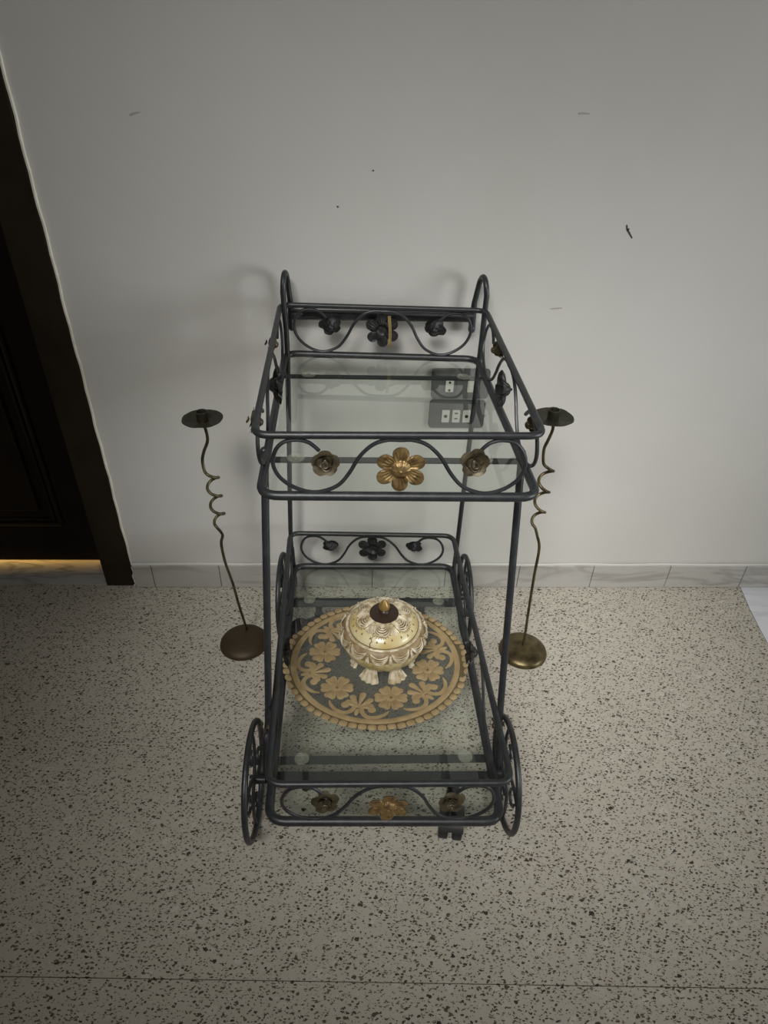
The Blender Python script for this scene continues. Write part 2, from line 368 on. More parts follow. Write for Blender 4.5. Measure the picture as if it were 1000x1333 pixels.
# flat bars, pads
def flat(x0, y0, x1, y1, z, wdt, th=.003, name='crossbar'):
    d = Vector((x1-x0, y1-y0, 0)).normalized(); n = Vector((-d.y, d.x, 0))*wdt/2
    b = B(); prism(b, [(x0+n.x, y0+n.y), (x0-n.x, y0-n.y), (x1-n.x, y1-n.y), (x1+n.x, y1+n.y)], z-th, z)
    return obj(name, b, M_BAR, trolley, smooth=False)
def pad(x, y, z):
    b = B(); lathe(b, [(.003, -.0035), (.006, -.003), (.0135, .0), (.0145, .0006), (.0, .0007)][:4], (x, y, z), 28)
    p = obj('suction_pad', b, M_PAD, trolley, label='clear rubber pad under the glass')
    b = B(); lathe(b, [(.0045, -.0008), (.0045, .0002), (.002, .0009)], (x, y, z), 14); obj('screw', b, M_STEEL, p)
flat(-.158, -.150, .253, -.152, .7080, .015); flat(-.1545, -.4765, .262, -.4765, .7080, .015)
for x, y in ((-.106, -.1494), (.2117, -.1518), (-.106, -.4770), (.206, -.4770)): pad(x, y, .7104)
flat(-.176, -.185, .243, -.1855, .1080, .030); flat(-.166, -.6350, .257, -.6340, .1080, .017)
for x, y in ((-.1273, -.1819), (.1995, -.1878), (-.1133, -.6356), (.2116, -.6337)): pad(x, y, .1130)
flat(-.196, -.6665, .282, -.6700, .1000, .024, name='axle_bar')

# rear legs, rising into hooked handle supports
def rear_leg(x_top, x_bot, xr):
    yl = -.068; yr = -.020; R = (yr-yl)/2; zc = .8525 if x_top < 0 else .8505
    pts = [(x_bot, -.0575, ZLB-.012), (x_bot, -.063, ZLB+.06), (x_bot*1.0, -.067, .25), (x_top, yl, .70), (x_top, yl, zc-.02)]
    P = cr(pts, 6)[:-1]
    for k in range(0, 13):
        a = PI-PI*k/12
        P.append(Vector((x_top+(xr-x_top)*(k/12)*.7, (yl+yr)/2+R*math.cos(a), zc+R*1.25*math.sin(a))))
    P += [Vector((xr, yr, .82)), Vector((xr, yr, .795)), Vector((xr, yr, .766))]
    b = B(); rr = [.0058]*(len(P)-3)+[.006, .0068, .0074]; tube(b, P, rr, 12); ball(b, (xr, yr, .764), .0080, scale=(1, 1, 1.3))
    return obj('rear_leg', b, M_BLACK, trolley)
rear_leg(-.1575, -.1775, -.1495); rear_leg(.2560, .2540, .2405)
b = B(); tube(b, [(-.1495, -.0205, .7900), (.2405, -.0205, .7895)], .0108, 14)
obj('handle', b, M_BLACK, trolley, label='thick horizontal push handle at the back')
# front legs
for s, (x0, x1, x2) in ((-1, (-.1580, -.1745, -.181)), (1, (.2690, .2740, .2760))):
    b = B(); tube(b, cr([(x0, -.466, .7160), (x0+.1*(x1-x0), -.488, .655), (x1, -.598, .2321), (x2, -.628, .160), (x2, -.663, .101)], 6), .0067, 12)
    ball(b, (x0, -.4655, .7165), .0078)
    obj('front_leg', b, M_BLACK, trolley)

# ---- metal flowers
def flower_bm(c, nrm, upv, R=.036, cup=.006, seed=0):
    """six-petal pressed flower, front gold (slot 0), back black (slot 1)"""
    b = B(); n = Vector(nrm).normalized(); U = Vector(upv); U = (U-n*U.dot(n)).normalized(); T = U.cross(n)
    NT, NR = 120, 15; q = random.Random(seed); jit = [q.uniform(-.08, .08) for _ in range(6)]
    def pt(i, j, off):
        a = 2*PI*i/NT; k = int(((a+PI/6) % (2*PI))//(PI/3)) % 6
        loc = ((a+PI/6) % (PI/3))-PI/6      # angle from petal axis
        sn = .685*math.sin(loc); lim = (.685*math.cos(loc)+math.sqrt(.33**2-sn*sn) if abs(sn) < .325 else .60)*(1+jit[k]*.4); lim = max(.61, lim)
        t = j/NR; rr = R*lim*t
        h = cup*(t**1.6)*(1+jit[k]*4)-.0035*math.sin(PI*min(1, t*1.1))*0
        h += .0014*math.cos(loc*30)*max(0, t-.34)*1.8*max(0, 1-t)*2.2
        if rr < .36*R: h += .0085*math.sqrt(max(0, 1-(rr/(.36*R))**2))
        if t > .8: h -= .004*(t-.8)/.2*(.5+abs(loc))
        return Vector(c)+T*(rr*math.sin(a))+U*(rr*math.cos(a))+n*(h+off)
    for off, mi, fl_ in ((0, 0, 0), (-.0011, 1, 1)):
        cen = b.verts.new(Vector(c)+n*(.0085+off)); rows = []
        for j in range(1, NR+1): rows.append([b.verts.new(pt(i, j, off)) for i in range(NT)])
        for i in range(NT):
            f = [cen, rows[0][i], rows[0][(i+1) % NT]]
            fc = b.faces.new(f if fl_ else f[::-1]); fc.material_index = mi
            for j in range(NR-1):
                f = [rows[j][i], rows[j+1][i], rows[j+1][(i+1) % NT], rows[j][(i+1) % NT]]
                fc = b.faces.new(f if fl_ else f[::-1]); fc.material_index = mi
        if off == 0: R0 = rows[-1]
        else:
            for i in range(NT):
                fc = b.faces.new((R0[i], R0[(i+1) % NT], rows[-1][(i+1) % NT], rows[-1][i])); fc.material_index = mi
    # nipple on the boss
    bm2 = []
    ball(b, Vector(c)+n*.0088, .0026, 10, 8)
    return b
def bud_bm(c, nrm, upv, R=.021, seed=0):
    """rose bud of curled sheet petals"""
    b = B(); n = Vector(nrm).normalized(); U = Vector(upv); U = (U-n*U.dot(n)).normalized(); T = U.cross(n)
    q = random.Random(seed)
    def petal(ang, w_, L_, curl, base, lean):
        NU, NV = 9, 8; d = T*math.cos(ang)+U*math.sin(ang); s = n.cross(d)
        grids = []
        for off in (0, .0008):
            g = []
            for j in range(NV+1):
                v = j/NV; row = []
                for i in range(NU+1):
                    u = 2*i/NU-1; ww = w_*math.sin(PI*(.18+.72*v))**.6
                    rad = base+L_*(lean*v+.25*v*v); hh = L_*(1-lean*.6)*v-curl*max(0, v-.7)*L_*2.2
                    cx = -.45*ww*u*u*(1-.5*v)
                    row.append(b.verts.new(Vector(c)+d*(rad+cx+curl*max(0, v-.65)*L_*.9-off)+s*(ww*u)+n*(hh-.006)))
                g.append(row)
            for j in range(NV):
                for i in range(NU): b.faces.new((g[j][i], g[j][i+1], g[j+1][i+1], g[j+1][i]))
            grids.append(g)
    a0 = q.uniform(0, 1)
    for k in range(5): petal(a0+2*PI*k/5+q.uniform(-.15, .15), R*.70, R*1.05, .25+q.uniform(-.2, .45), R*.26, .40+q.uniform(-.08, .12))
    for k in range(3): petal(a0+.5+2*PI*k/3, R*.42, R*.95, .25, R*.08, .22)
    # rolled heart
    P = []
    for k in range(26):
        a = k*.5; rr = .0015+.00016*k; P.append(Vector(c)+T*rr*math.cos(a)+U*rr*math.sin(a)+n*(R*.55+.0001*k))
    tube(b, P, .0012, 6)
    ball(b, Vector(c)-n*.005, R*.34, 10, 6)
    return b
HALF = [(-.56, .80), (-.60, .90), (-.64, .965), (-.71, 1.0), (-.80, .955), (-.86, .80), (-.885, .55), (-.85, .30), (-.767, .11), (-.66, 0), (-.56, .0),
        (-.44, .13), (-.356, .38), (-.285, .68), (-.19, .91), (-.09, 1.0), (0, 1.0)]
FULL = HALF+[(-s, h) for s, h in HALF[-2::-1]]
def panel(Bo, To, ka, kb, zb, zt, nrm, rb, rt, seed, front, R=.036, bud=.021, cup=.006, coff=.006, boff=.003, sb=(-.52, .52), dark=False):
    fm = 0 if dark else front
    A0, A1 = Vector((*Bo[ka], zb+rb)), Vector((*Bo[kb], zb+rb)); T0, T1 = Vector((*To[ka], zt-rt)), Vector((*To[kb], zt-rt))
    wr = .0031; nrm = Vector(nrm)
    def P(s, h):
        t = (s+1)/2; lo_ = A0.lerp(A1, t); hi_ = T0.lerp(T1, t); d = (hi_-lo_).normalized()
        return (lo_+d*wr*.6).lerp(hi_-d*wr*.6, h)
    b = B(); tube(b, cr([P(s, h) for s, h in FULL], 5), wr, 8)
    sc = obj('scroll', b, M_BLACK, trolley)
    U = (T0-A0).normalized()
    fb = flower_bm(P(0, .50)+nrm*coff, nrm, U, R, cup, seed=seed)
    bm_keep[id(fb)] = True
    obj('flower', fb, [M_GOLD if fm == 1 else M_DARKPETAL, M_DARKPETAL], sc, label={1: 'gold six-petal metal flower'}.get(fm, 'black six-petal metal flower'))
    for k, s in enumerate(sb):
        obj('rosebud', bud_bm(P(s, .60)+nrm*boff, nrm+Vector((0, 0, .25)), U, bud, seed=seed*7+k), M_BRONZE if front else M_DARKPETAL, sc,
            label='bronze metal rosebud' if front else 'black metal rosebud')
    if front == 0:
        b = B(); c = P(0, .5)
        D = (A1-A0).normalized()
        for k in range(3):
            x = .013+.0022*k
            tube(b, cr([c+D*x+U*.036-nrm*.004, c+D*(x+.001)+U*.01-nrm*.011, c+D*(x+.0005)-U*.018-nrm*.009, c+D*x-U*.03+nrm*.002, c+D*x+U*.0+nrm*.018, c+D*x+U*.036-nrm*.004], 4), .0009, 5)
        if seed == 2: obj('thread', b, M_THREAD, sc, label='straw thread tied round the flower')
        else: b.free()
    return sc
Nf, Nb, Nl, Nr = (0, -1, 0), (0, 1, 0), (-1, 0, 0), (1, 0, 0)
panel(UB, UT, 'FL', 'FR', ZUB, ZUT, Nf, .0063, .0055, 1, 1, .0375, .0205)
panel(UB, UT, 'RL', 'RR', ZUB, ZUT, Nb, .0063, .0055, 2, 0, .036, .021)
panel(UB, UT, 'RL', 'FL', ZUB, ZUT, Nl, .0063, .0055, 3, 2, .036, .021, cup=-.010, coff=.000, boff=.012, dark=True, sb=(-.62, .56))
panel(UB, UT, 'RR', 'FR', ZUB, ZUT, Nr, .0063, .0055, 4, 2, .036, .021, cup=-.010, coff=.000, boff=.012, dark=True, sb=(-.62, .56))
panel(LB, LT, 'FL', 'FR', ZLB, ZLT, Nf, .0066, .0062, 5, 1, .037, .021)
panel(LB, LT, 'RL', 'RR', ZLB, ZLT, Nb, .0066, .0062, 6, 0, .039, .021)
panel(LB, LT, 'RL', 'FL', ZLB, ZLT, Nl, .0066, .0062, 7, 2, .033, .020, cup=-.010, coff=.000, boff=.012, dark=True, sb=(-.62, .56))
panel(LB, LT, 'RR', 'FR', ZLB, ZLT, Nr, .0066, .0062, 8, 2, .033, .020, cup=-.010, coff=.000, boff=.012, dark=True, sb=(-.62, .56))

# ---- decorative side wheels
def wheel(x, y, side, R=.1055, nsp=4):
    c = Vector((x, y, R+.0062))
    b = B(); tube(b, [c+Vector((0, R*math.cos(2*PI*k/48), R*math.sin(2*PI*k/48))) for k in range(48)], .0058, 10, closed=True)
    wo_ = obj('wheel', b, M_BLACK, trolley)
    b = B(); tube(b, [c+Vector((-side*.022, 0, 0)), c+Vector((side*.008, 0, 0))], .0085, 12); obj('hub', b, M_BLACK, wo_)
    for k in range(nsp):
        a0 = 2*PI*k/nsp+.5; P = []
        for t in [0, .15, .3, .45, .6, .75, .88, 1]:
            a = a0+.75*t; rr = R*(.06+.90*t); P.append(c+Vector((0, rr*math.cos(a), rr*math.sin(a))))
        tip = P[-1]
        b = B(); tube(b, cr(P, 3), .0034, 8)
        a1 = a0+.9; cc = c+Vector((0, R*.55*math.cos(a1), R*.55*math.sin(a1)))
        b2 = [cc+Vector((0, .016*math.cos(a1+w_), .016*math.sin(a1+w_))) for w_ in (0, .8, 1.6, 2.4, 3.2, 4)]
        tube(b, cr(b2, 3), .0030, 6)
        obj('spoke', b, M_BLACK, wo_)
wheel(-.2015, -.6800, -1, .108); wheel(.2870, -.6710, 1, .1065); wheel(-.1965, -.1640, -1); wheel(.2690, -.1700, 1)

# ---- casters
def caster(x, y, ztop, dx, dy, full=True):
    b = B(); lathe(b, [(.0085, .052 if full else .064), (.0085, ztop-.0)], (x, y, 0), 16)
    st = obj('caster', b, M_BLACK, trolley, label='caster stem, its wheel missing' if not full else 'black twin-wheel caster')
    if not full: return
    d = Vector((dx, dy, 0)).normalized(); s = Vector((-d.y, d.x, 0)); c = Vector((x, y, .0300))+d*.056
    b = B()
    for k in range(14):
        pass
    R = .0335; P0 = []; NS = 12
    rows = []
    for sd in (-1, 1):
        rows.append([b.verts.new(c+s*sd*.024+d*(R*math.cos(a))+Vector((0, 0, R*math.sin(a)))) for a in [PI*1.02-k/NS*PI*.86 for k in range(NS+1)]])
    rows_in = []
    for sd in (-1, 1):
        rows_in.append([b.verts.new(c+s*sd*.024+d*((R-.003)*math.cos(a))+Vector((0, 0, (R-.003)*math.sin(a)))) for a in [PI*1.02-k/NS*PI*.86 for k in range(NS+1)]])
    for k in range(NS):
        b.faces.new((rows[0][k], rows[0][k+1], rows[1][k+1], rows[1][k]))
        b.faces.new((rows_in[0][k], rows_in[0][k+1], rows_in[1][k+1], rows_in[1][k]))
        for j in (0, 1): b.faces.new((rows[j][k], rows[j][k+1], rows_in[j][k+1], rows_in[j][k]))
    tube(b, [Vector((x, y, .066)), Vector((x, y, .052)), Vector((x, y, .046))+d*.012, c+Vector((0, 0, .028))], [.012, .013, .014, .012], 14)
    obj('hood', b, M_RUBBER, st)
    for sd in (-1, 1):
        b = B(); cc = c+s*sd*.0135; r = .0298
        a, e = cc-s*.009, cc+s*.009
        tube(b, [a, a+s*.002, e-s*.002, e], [r-.002, r, r, r-.002], 28); ball(b, cc+s*sd*.0065, .007, 10, 6)
        for v in b.verts: v.co.z += .0
        obj('caster_wheel', b, M_RUBBER, st)
caster(.1885, -.6690, .0975, -.16, -.98); caster(-.1060, -.6670, .0975, 0, -1, full=False)
caster(-.1050, -.1850, .1050, -.75, -.6); caster(.1580, -.1850, .1050, -.6, .7)

# ================================================================ CANDLE STANDS
def stand(bx, by, path, helix, pan_c, name_l, plate_mat, stem_r=.0033, base_c=None):
    t = empty('candle_stand', (base_c[0], base_c[1], 0), name_l, 'candlestick')
    x, y = base_c; R = .0615
    b = B(); prof = [(R-.002, 0), (R, .0012), (R-.001, .0030)]+[(R*math.cos(a)*.985, .003+.0215*math.sin(a)) for a in [PI/2*k/10 for k in range(1, 10)]]+[(.004, .0247)]
    lathe(b, prof, (x, y, 0), 56); obj('base', b, plate_mat, t)
    b = B(); tube(b, cr(path, 5), stem_r, 10)
    obj('stem', b, M_BRASS if plate_mat is M_BRASS else M_DARKBRASS2, t)
    px, py, pz = pan_c
    b = B(); Rp = .0405; NS = 48; q = random.Random(int(px*1000)); ph = [q.uniform(0, 6) for _ in range(3)]
    prof = [(.003, -.0025), (.018, -.0018), (.033, .0012), (Rp-.001, .0035), (Rp, .0048), (Rp-.002, .0050), (.032, .0028), (.018, 0.0), (.003, -.0008)]
    lathe(b, prof, pan_c, NS)
    for v in b.verts:
        d = v.co-Vector(pan_c); a = math.atan2(d.y, d.x); rr = d.xy.length/Rp
        v.co.z += rr*rr*(.0008*math.sin(3*a+ph[0])+.0004*math.sin(7*a+ph[1])); v.co.xy = Vector(pan_c).xy+d.xy*(1+.012*rr*math.sin(2*a+ph[2])+.006*math.sin(9*a))
    pn = obj('drip_pan', b, M_DARKBRASS, t)
    b = B(); lathe(b, [(.0100, -.002), (.0112, .0), (.0112, .017), (.0122, .0185), (.0122, .020), (.0100, .0205), (.0094, .018), (.0094, .004), (.001, .004)], pan_c, 28)
    obj('candle_cup', b, M_DARKBRASS, pn)
M_DARKBRASS2 = mat('olive_brass', (.115, .10, .052), .42, .7, noise=(30, (.05, .043, .026), .4, .68))
def helix_pts(axis, r, turns_pts, y0, ph_start, z0, z1, n):
    """axis(z)->x ; returns descending helix, counter-clockwise seen from above"""
    P = []
    for k in range(n+1):
        t = k/n; z = z0+(z1-z0)*t; a = ph_start+2*PI*turns_pts*t
        e = min(1, (1-t)*5)*.25+.75
        P.append((axis(z)+r*e*math.cos(a), y0+r*e*math.sin(a), z))
    return P
# left stand (axis from the photo: cusps on the right, open bows on the left)
yl = -.2226; r = .0135
HL = helix_pts(lambda z: -.3150+(.530-z)*.010, r, 3.25, yl, PI, .530, .3760, 52)
PL = [(-.3165, yl, .640), (-.3125, yl, .617), (-.3130, yl, .595), (-.3235, yl, .570), (-.3300, yl+.002, .548)]+HL[1::2]+[(-.3110, yl, .352), (-.3165, yl, .330), (-.3165, yl, .300), (-.3130, yl, .262), (-.3040, yl, .205), (-.2985, yl+.006, .13), (-.2930, yl+.018, .055), (-.2920, yl+.027, .020)]
stand(0, 0, PL, None, (-.3165, yl, .6420), 'brown patinated candle stand with a curly stem left of the trolley', M_BROWNPLATE, base_c=(-.2965, -.2226))
yr = -.2546
HR = helix_pts(lambda z: .3890, r*.97, 3.25, yr, PI, .574, .402, 52)
PR = [(.3800, yr, .668), (.3840, yr, .647), (.3790, yr, .622), (.3740, yr, .600)]+HR[1::2]+[(.3970, yr, .374), (.4045, yr, .352), (.4075, yr, .322), (.4080, yr, .262), (.4120, yr, .15), (.4160, yr, .06), (.4165, yr, .0225)]
stand(0, 0, PR, None, (.3800, yr, .6700), 'brass candle stand with a domed base right of the trolley', M_BRASS, base_c=(.4185, -.2540))

# ================================================================ OUTLETS ON THE WALL
def rr_poly(x0, x1, z0, z1, r, n=5):
    out = []
    for cx, cz, a0 in ((x1-r, z1-r, 0), (x0+r, z1-r, PI/2), (x0+r, z0+r, PI), (x1-r, z0+r, 3*PI/2)):
        for k in range(n+1): a = a0+PI/2*k/n; out.append((cx+r*math.cos(a), cz+r*math.sin(a)))
    return out
def slab(b, poly, y0, y1):
    f = [b.verts.new((p[0], y1, p[1])) for p in poly]; k = [b.verts.new((p[0], y0, p[1])) for p in poly]; n = len(poly)
    b.faces.new(f); b.faces.new(k[::-1])
    for i in range(n): b.faces.new((f[i], f[(i+1) % n], k[(i+1) % n], k[i]))
def outlet(x0, x1, z0, z1, label, mods):
    t = empty('switch_plate', ((x0+x1)/2, 0, z0), label, 'electrical outlet', 'grey plates on the wall')
    b = B(); slab(b, rr_poly(x0, x1, z0, z1, .008), -.0003, -.0060); slab(b, rr_poly(x0+.002, x1-.002, z0+.002, z1-.002, .007), -.006, -.0075)
    obj('plate', b, M_PLATE, t, smooth=False)
    for (a, c, lo_, hi_, kind) in mods:
        b = B(); slab(b, rr_poly(a, c, lo_, hi_, .0015, 2), -.0075, -.0095)
        mo = obj('module', b, M_PLATE if kind == 'blank' else M_MODULE, t, smooth=False, label={'blank': 'grey blank module', 'pins': 'ivory socket with two round holes', 'dot': 'ivory module with one round hole', 'slots': 'ivory socket with two flat slots', 'rocker': 'ivory rocker switch'}[kind])
        cx, cz = (a+c)/2, (lo_+hi_)/2; b = B()
        if kind == 'pins':
            for dz in (-.0095, .0095): slab(b, rr_poly(cx-.003, cx+.003, cz+dz-.003, cz+dz+.003, .0029, 4), -.0094, -.0098)
        elif kind == 'dot': slab(b, rr_poly(cx-.0042, cx+.0042, cz-.0042, cz+.0042, .0041, 5), -.0094, -.0099)
        elif kind == 'slots':
            for dz in (-.006, .008): slab(b, rr_poly(cx-.0042, cx+.0042, cz+dz-.0016, cz+dz+.0016, .0014, 3), -.0094, -.0098)
        elif kind == 'rocker':
            slab(b, rr_poly(cx-.0052, cx+.0052, cz-.010, cz+.010, .001, 2), -.0094, -.0108)
        if kind != 'blank': obj('opening' if kind != 'rocker' else 'rocker', b, M_HOLE if kind != 'rocker' else M_MODULE, mo, smooth=False)
        else: b.free()
outlet(.1635, .2975, .590, .6635, 'upper grey switch plate on the wall with two ivory modules', [(.196, .2145, .608, .636, 'pins'), (.222, .240, .608, .636, 'blank'), (.247, .265, .608, .636, 'rocker')])
outlet(.1625, .2950, .5130, .5845, 'lower grey socket plate on the wall with three ivory modules in a row', [(.1930, .2110, .529, .561, 'dot'), (.2180, .2360, .529, .561, 'slots'), (.2430, .2610, .529, .561, 'dot')])

# ================================================================ DOILY
ZD = ZLB+.0014; DC = Vector((.0365, -.3900, 0)); AX, AY = .2105, .1865
doily = empty('doily', (DC.x, DC.y, ZD), 'oval gold lace doily with flowers and scrolls lying on the lower glass shelf', 'doily')
def D(p, q): return (DC.x+AX*p, DC.y+AY*q)
def plate_shape(b, poly, h, z0=ZD, dome=.0):
    n = len(poly); cx = sum(p[0] for p in poly)/n; cy = sum(p[1] for p in poly)/n
    A = [b.verts.new((p[0], p[1], z0)) for p in poly]; Bv = [b.verts.new((p[0], p[1], z0+h*.6)) for p in poly]
    Cc = [b.verts.new((cx+(p[0]-cx)*.82, cy+(p[1]-cy)*.82, z0+h)) for p in poly]; t = b.verts.new((cx, cy, z0+h+dome))
    b.faces.new(A[::-1])
    for i in range(n):
        j = (i+1) % n
        b.faces.new((A[i], A[j], Bv[j], Bv[i])); b.faces.new((Bv[i], Bv[j], Cc[j], Cc[i])); b.faces.new((Cc[i], Cc[j], t))
b = B(); R_ = [[b.verts.new((*D(.885*q*math.cos(2*PI*k/72), .885*q*math.sin(2*PI*k/72)), ZD-.0002)) for k in range(72)] for q in (.15, .3, .45, .55, .65, .72, .78, .84, .9, .95, 1)]
b.faces.new(R_[0])
for i in range(len(R_)-1):
    for k in range(72): b.faces.new((R_[i][k], R_[i][(k+1) % 72], R_[i+1][(k+1) % 72], R_[i+1][k]))
obj('netting', b, M_NET, doily, smooth=False, label='dark see-through netting')
b = B(); N = 128; R_ = []
for rho, z in ((.850, ZD), (.853, ZD+.0014), (.865, ZD+.0022), (.895, ZD+.0022), (.912, ZD+.0014), (.915, ZD)):
    R_.append([b.verts.new((*D(rho*math.cos(2*PI*k/N), rho*math.sin(2*PI*k/N)), z)) for k in range(N)])
for i in range(len(R_)):
    for k in range(N): b.faces.new((R_[i][k], R_[i][(k+1) % N], R_[(i+1) % 6][(k+1) % N], R_[(i+1) % 6][k]))
obj('border_band', b, M_LACE, doily)
NB = 62
b = B(); R_ = []
for rho in (.905, .982):
    for z in (ZD, ZD+.0005): R_.append([b.verts.new((*D(rho*math.cos(2*PI*k/N), rho*math.sin(2*PI*k/N)), z)) for k in range(N)])
for i, j in ((0, 1), (1, 3), (3, 2), (2, 0)):
    for k in range(N): b.faces.new((R_[i][k], R_[i][(k+1) % N], R_[j][(k+1) % N], R_[j][k]))
obj('edging', b, M_LACEDARK, doily, label='dark edging under the scallops')
for k in range(NB):
    a = 2*PI*k/NB; q = rnd.uniform(-.004, .004); b = B()
    ca, sa = math.cos(a), math.sin(a); poly = []
    for j in range(12):
        t = 2*PI*j/12; rad = (.9620+q)+.0355*math.copysign(abs(math.cos(t))**.8, math.cos(t)); tg = .0445*math.copysign(abs(math.sin(t))**.75, math.sin(t))
        poly.append(D(rad*ca-tg*sa, rad*sa+tg*ca))
    plate_shape(b, poly, .0017, dome=.0016); obj('scallop', b, M_LACE, doily)
def place(th, t, n):    # local tangential/outward coordinates of a motif at angle th
    ca, sa = math.cos(th), math.sin(th); return D(n*ca-t*sa, n*sa+t*ca)
for k in range(6):
    th = math.radians(285+60*k)
    fr_ = None
    # flower: six notched petals round a ring
    b = B(); plate_shape(b, [place(th, .052*math.cos(2*PI*j/20), .575+.052*math.sin(2*PI*j/20)) for j in range(20)], .0022, dome=-.0012)
    fo = obj('flower', b, M_LACE, doily)
    for p in range(6):
        a = 2*PI*p/6+.3; b = B(); poly = []
        for (rr, da) in ((.055, -.50), (.10, -.52), (.145, -.46), (.170, -.34), (.172, -.18), (.160, -.02), (.176, .14), (.172, .32), (.148, .45), (.10, .51), (.055, .50)):
            poly.append(place(th, rr*math.cos(a+da), .575+rr*math.sin(a+da)))
        plate_shape(b, poly, .0018, dome=.0006); obj('petal', b, M_LACE, fo)
        b = B()
        for da in (-.22, .0, .22):
            P = [Vector((*place(th, rr*math.cos(a+da), .575+rr*math.sin(a+da)), ZD+.0020)) for rr in (.066, .10, .135)]
            tube(b, P, [.0006, .0007, .0003], 5)
        obj('stitching', b, M_LACE2, fo)
    b = B(); lathe(b, [(.0035, .0010), (.0035, .0016), (.001, .0017)], (*place(th, 0, .575), ZD), 12); obj('flower_eye', b, M_WASH, fo)
    th = math.radians(255+60*k)
    b = B(); plate_shape(b, [place(th, .024*math.sin(2*PI*j/14), .775+.050*math.cos(2*PI*j/14)) for j in range(14)], .0018, dome=.0004)
    pm = obj('palmette', b, M_LACE, doily)
    for da, L_ in ((-1.25, .15), (-.62, .19), (0, .22), (.62, .19), (1.25, .15)):
        poly = []
        for j in range(16):
            v = j/15; sgn = 1
            break
        dv = Vector((math.sin(da), -math.cos(da))); nv = Vector((-dv.y, dv.x)); base = Vector((0, .715))
        pr = [(0.02, .006), (.3, .014), (.6, .026), (.82, .034), (.95, .026), (1, 0)]
        pts = [base+dv*L_*a_+nv*w_ for a_, w_ in pr]+[base+dv*L_*a_-nv*w_ for a_, w_ in pr[-2::-1]]
        b = B(); plate_shape(b, [place(th, p.x, p.y) for p in pts], .0018, dome=.0004); obj('leaf', b, M_LACE, pm)
    for s in (-1, 1):
        path = [(.150, .690), (.120, .655), (.070, .665), (.042, .715), (.058, .775), (.125, .820), (.215, .800), (.285, .740), (.31, .69)]
        P = cr([Vector((s*x, y, 0)) for x, y in path], 5); wd = []
        n = len(P); L1, L2 = [], []
        for i, p in enumerate(P):
            t_ = (P[min(i+1, n-1)]-P[max(0, i-1)]).normalized(); nn = Vector((-t_.y, t_.x, 0)); u = i/(n-1)
            ww = .0185*(.75+.5*math.sin(PI*u))*(1 if u < .85 else 1-.5*(u-.85)/.15)
            L1.append(p+nn*ww); L2.append(p-nn*ww)
        b = B()
        zt = ZD+.0018
        rows = [[b.verts.new((*place(th, q[0], q[1]), z)) for q in L] for L, z in ((L1, ZD), (L1, zt), (L2, zt), (L2, ZD))]
        for i in range(n-1):
            for j in range(4): b.faces.new((rows[j][i], rows[j][i+1], rows[(j+1) % 4][i+1], rows[(j+1) % 4][i]))
        b.faces.new([rows[j][0] for j in range(4)]); b.faces.new([rows[j][-1] for j in range(4)])
        plate_shape(b, [place(th, s*.140+.043*math.cos(2*PI*j/16), .712+.040*math.sin(2*PI*j/16)) for j in range(16)], .0024, dome=.0006)
        obj('scrollwork', b, M_LACE, pm, smooth=False)

# where it reaches the side rails the lace rides up over them
for pc in [c for ch in doily.children for c in (ch, *ch.children)]:
    for v in pc.data.vertices:
        for e in ((-.1440-v.co.x)/.018, (v.co.x-.2290)/.014):
            t = max(0, min(1, e)); v.co.z += (.0086 if v.co.x < 0 else .0086)*t*t*(3-2*t)

# ================================================================ JAR
JC = (.0520, -.3920, ZD+.0024); 
jar = empty('lidded_jar', JC, 'cream and gold footed ceramic jar with a cracked lid, standing on the lace doily', 'jar')
NF = 48
def flute(a, z):
    k = max(0, min(1, (.097-z)/.006)); return 1+.034*k*abs(math.sin(a*NF/4))**.8-.01*k if z > .03 else 1
b = B()
BP = [(.026, .034), (.038, .0345), (.052, .037), (.066, .044), (.0775, .055), (.0855, .068), (.0905, .082), (.0918, .090), (.0905, .098)]
lathe(b, BP, JC, 192, flute); obj('bowl', b, M_FLUTE, jar)
prof = [(.0885, .0925), (.0925, .094), (.0930, .098), (.0915, .106), (.0865, .1145), (.0800, .1185), (.0770, .119)]
b = B(); lathe(b, prof, JC, 96); obj('shoulder', b, M_WASHBACK, jar, label='brown-washed shoulder behind the relief swags')
b = B(); lathe(b, [(.0765, .1150), (.0815, .1165), (.0822, .1195), (.0795, .1212), (.0765, .1205), (.0755, .1190)], JC, 96); obj('rim', b, M_RELIEF, jar)
lid = B(); LP = [(.0735, .1190), (.0748, .1215), (.0742, .1240), (.0715, .1285), (.0660, .1345), (.0580, .1405), (.0480, .1455), (.0370, .1490), (.0260, .1508), (.005, .1512)]
lathe(lid, LP, JC, 96); lo_ = obj('lid', lid, M_CREAM, jar)
b = B(); lathe(b, [(.0728, .1180), (.0762, .1185), (.0760, .1203), (.0730, .1210)], JC, 80); obj('groove', b, M_WASH, jar)
ZF = .0135
b = B(); lathe(b, [(.0290, .1360+ZF), (.0315, .1375+ZF), (.0310, .1397+ZF), (.0150, .1405+ZF), (.001, .1405+ZF)], JC, 56); obj('disc', b, M_CHOC, lo_, label='dark brown disc under the finial')
b = B(); lathe(b, [(.0105, .140+ZF), (.0115, .143+ZF), (.0100, .147+ZF), (.0072, .149+ZF), (.0100, .1520+ZF)], JC, 32); obj('finial_foot', b, M_CHOC, lo_)
b = B(); lathe(b, [(r_, z_+ZF) for r_, z_ in [(.0060, .1500), (.0112, .1535), (.0122, .158), (.0104, .1640), (.0066, .1700), (.0037, .1745), (.0010, .1775)]], JC, 32); obj('finial', b, M_FINIAL, lo_, label='gold teardrop finial')
def interp(prof, key, z):
    for (r0, z0), (r1, z1) in zip(prof, prof[1:]):
        if z0 <= z <= z1: return r0+(r1-r0)*(z-z0)/(z1-z0+1e-9)
    return prof[-1][0]
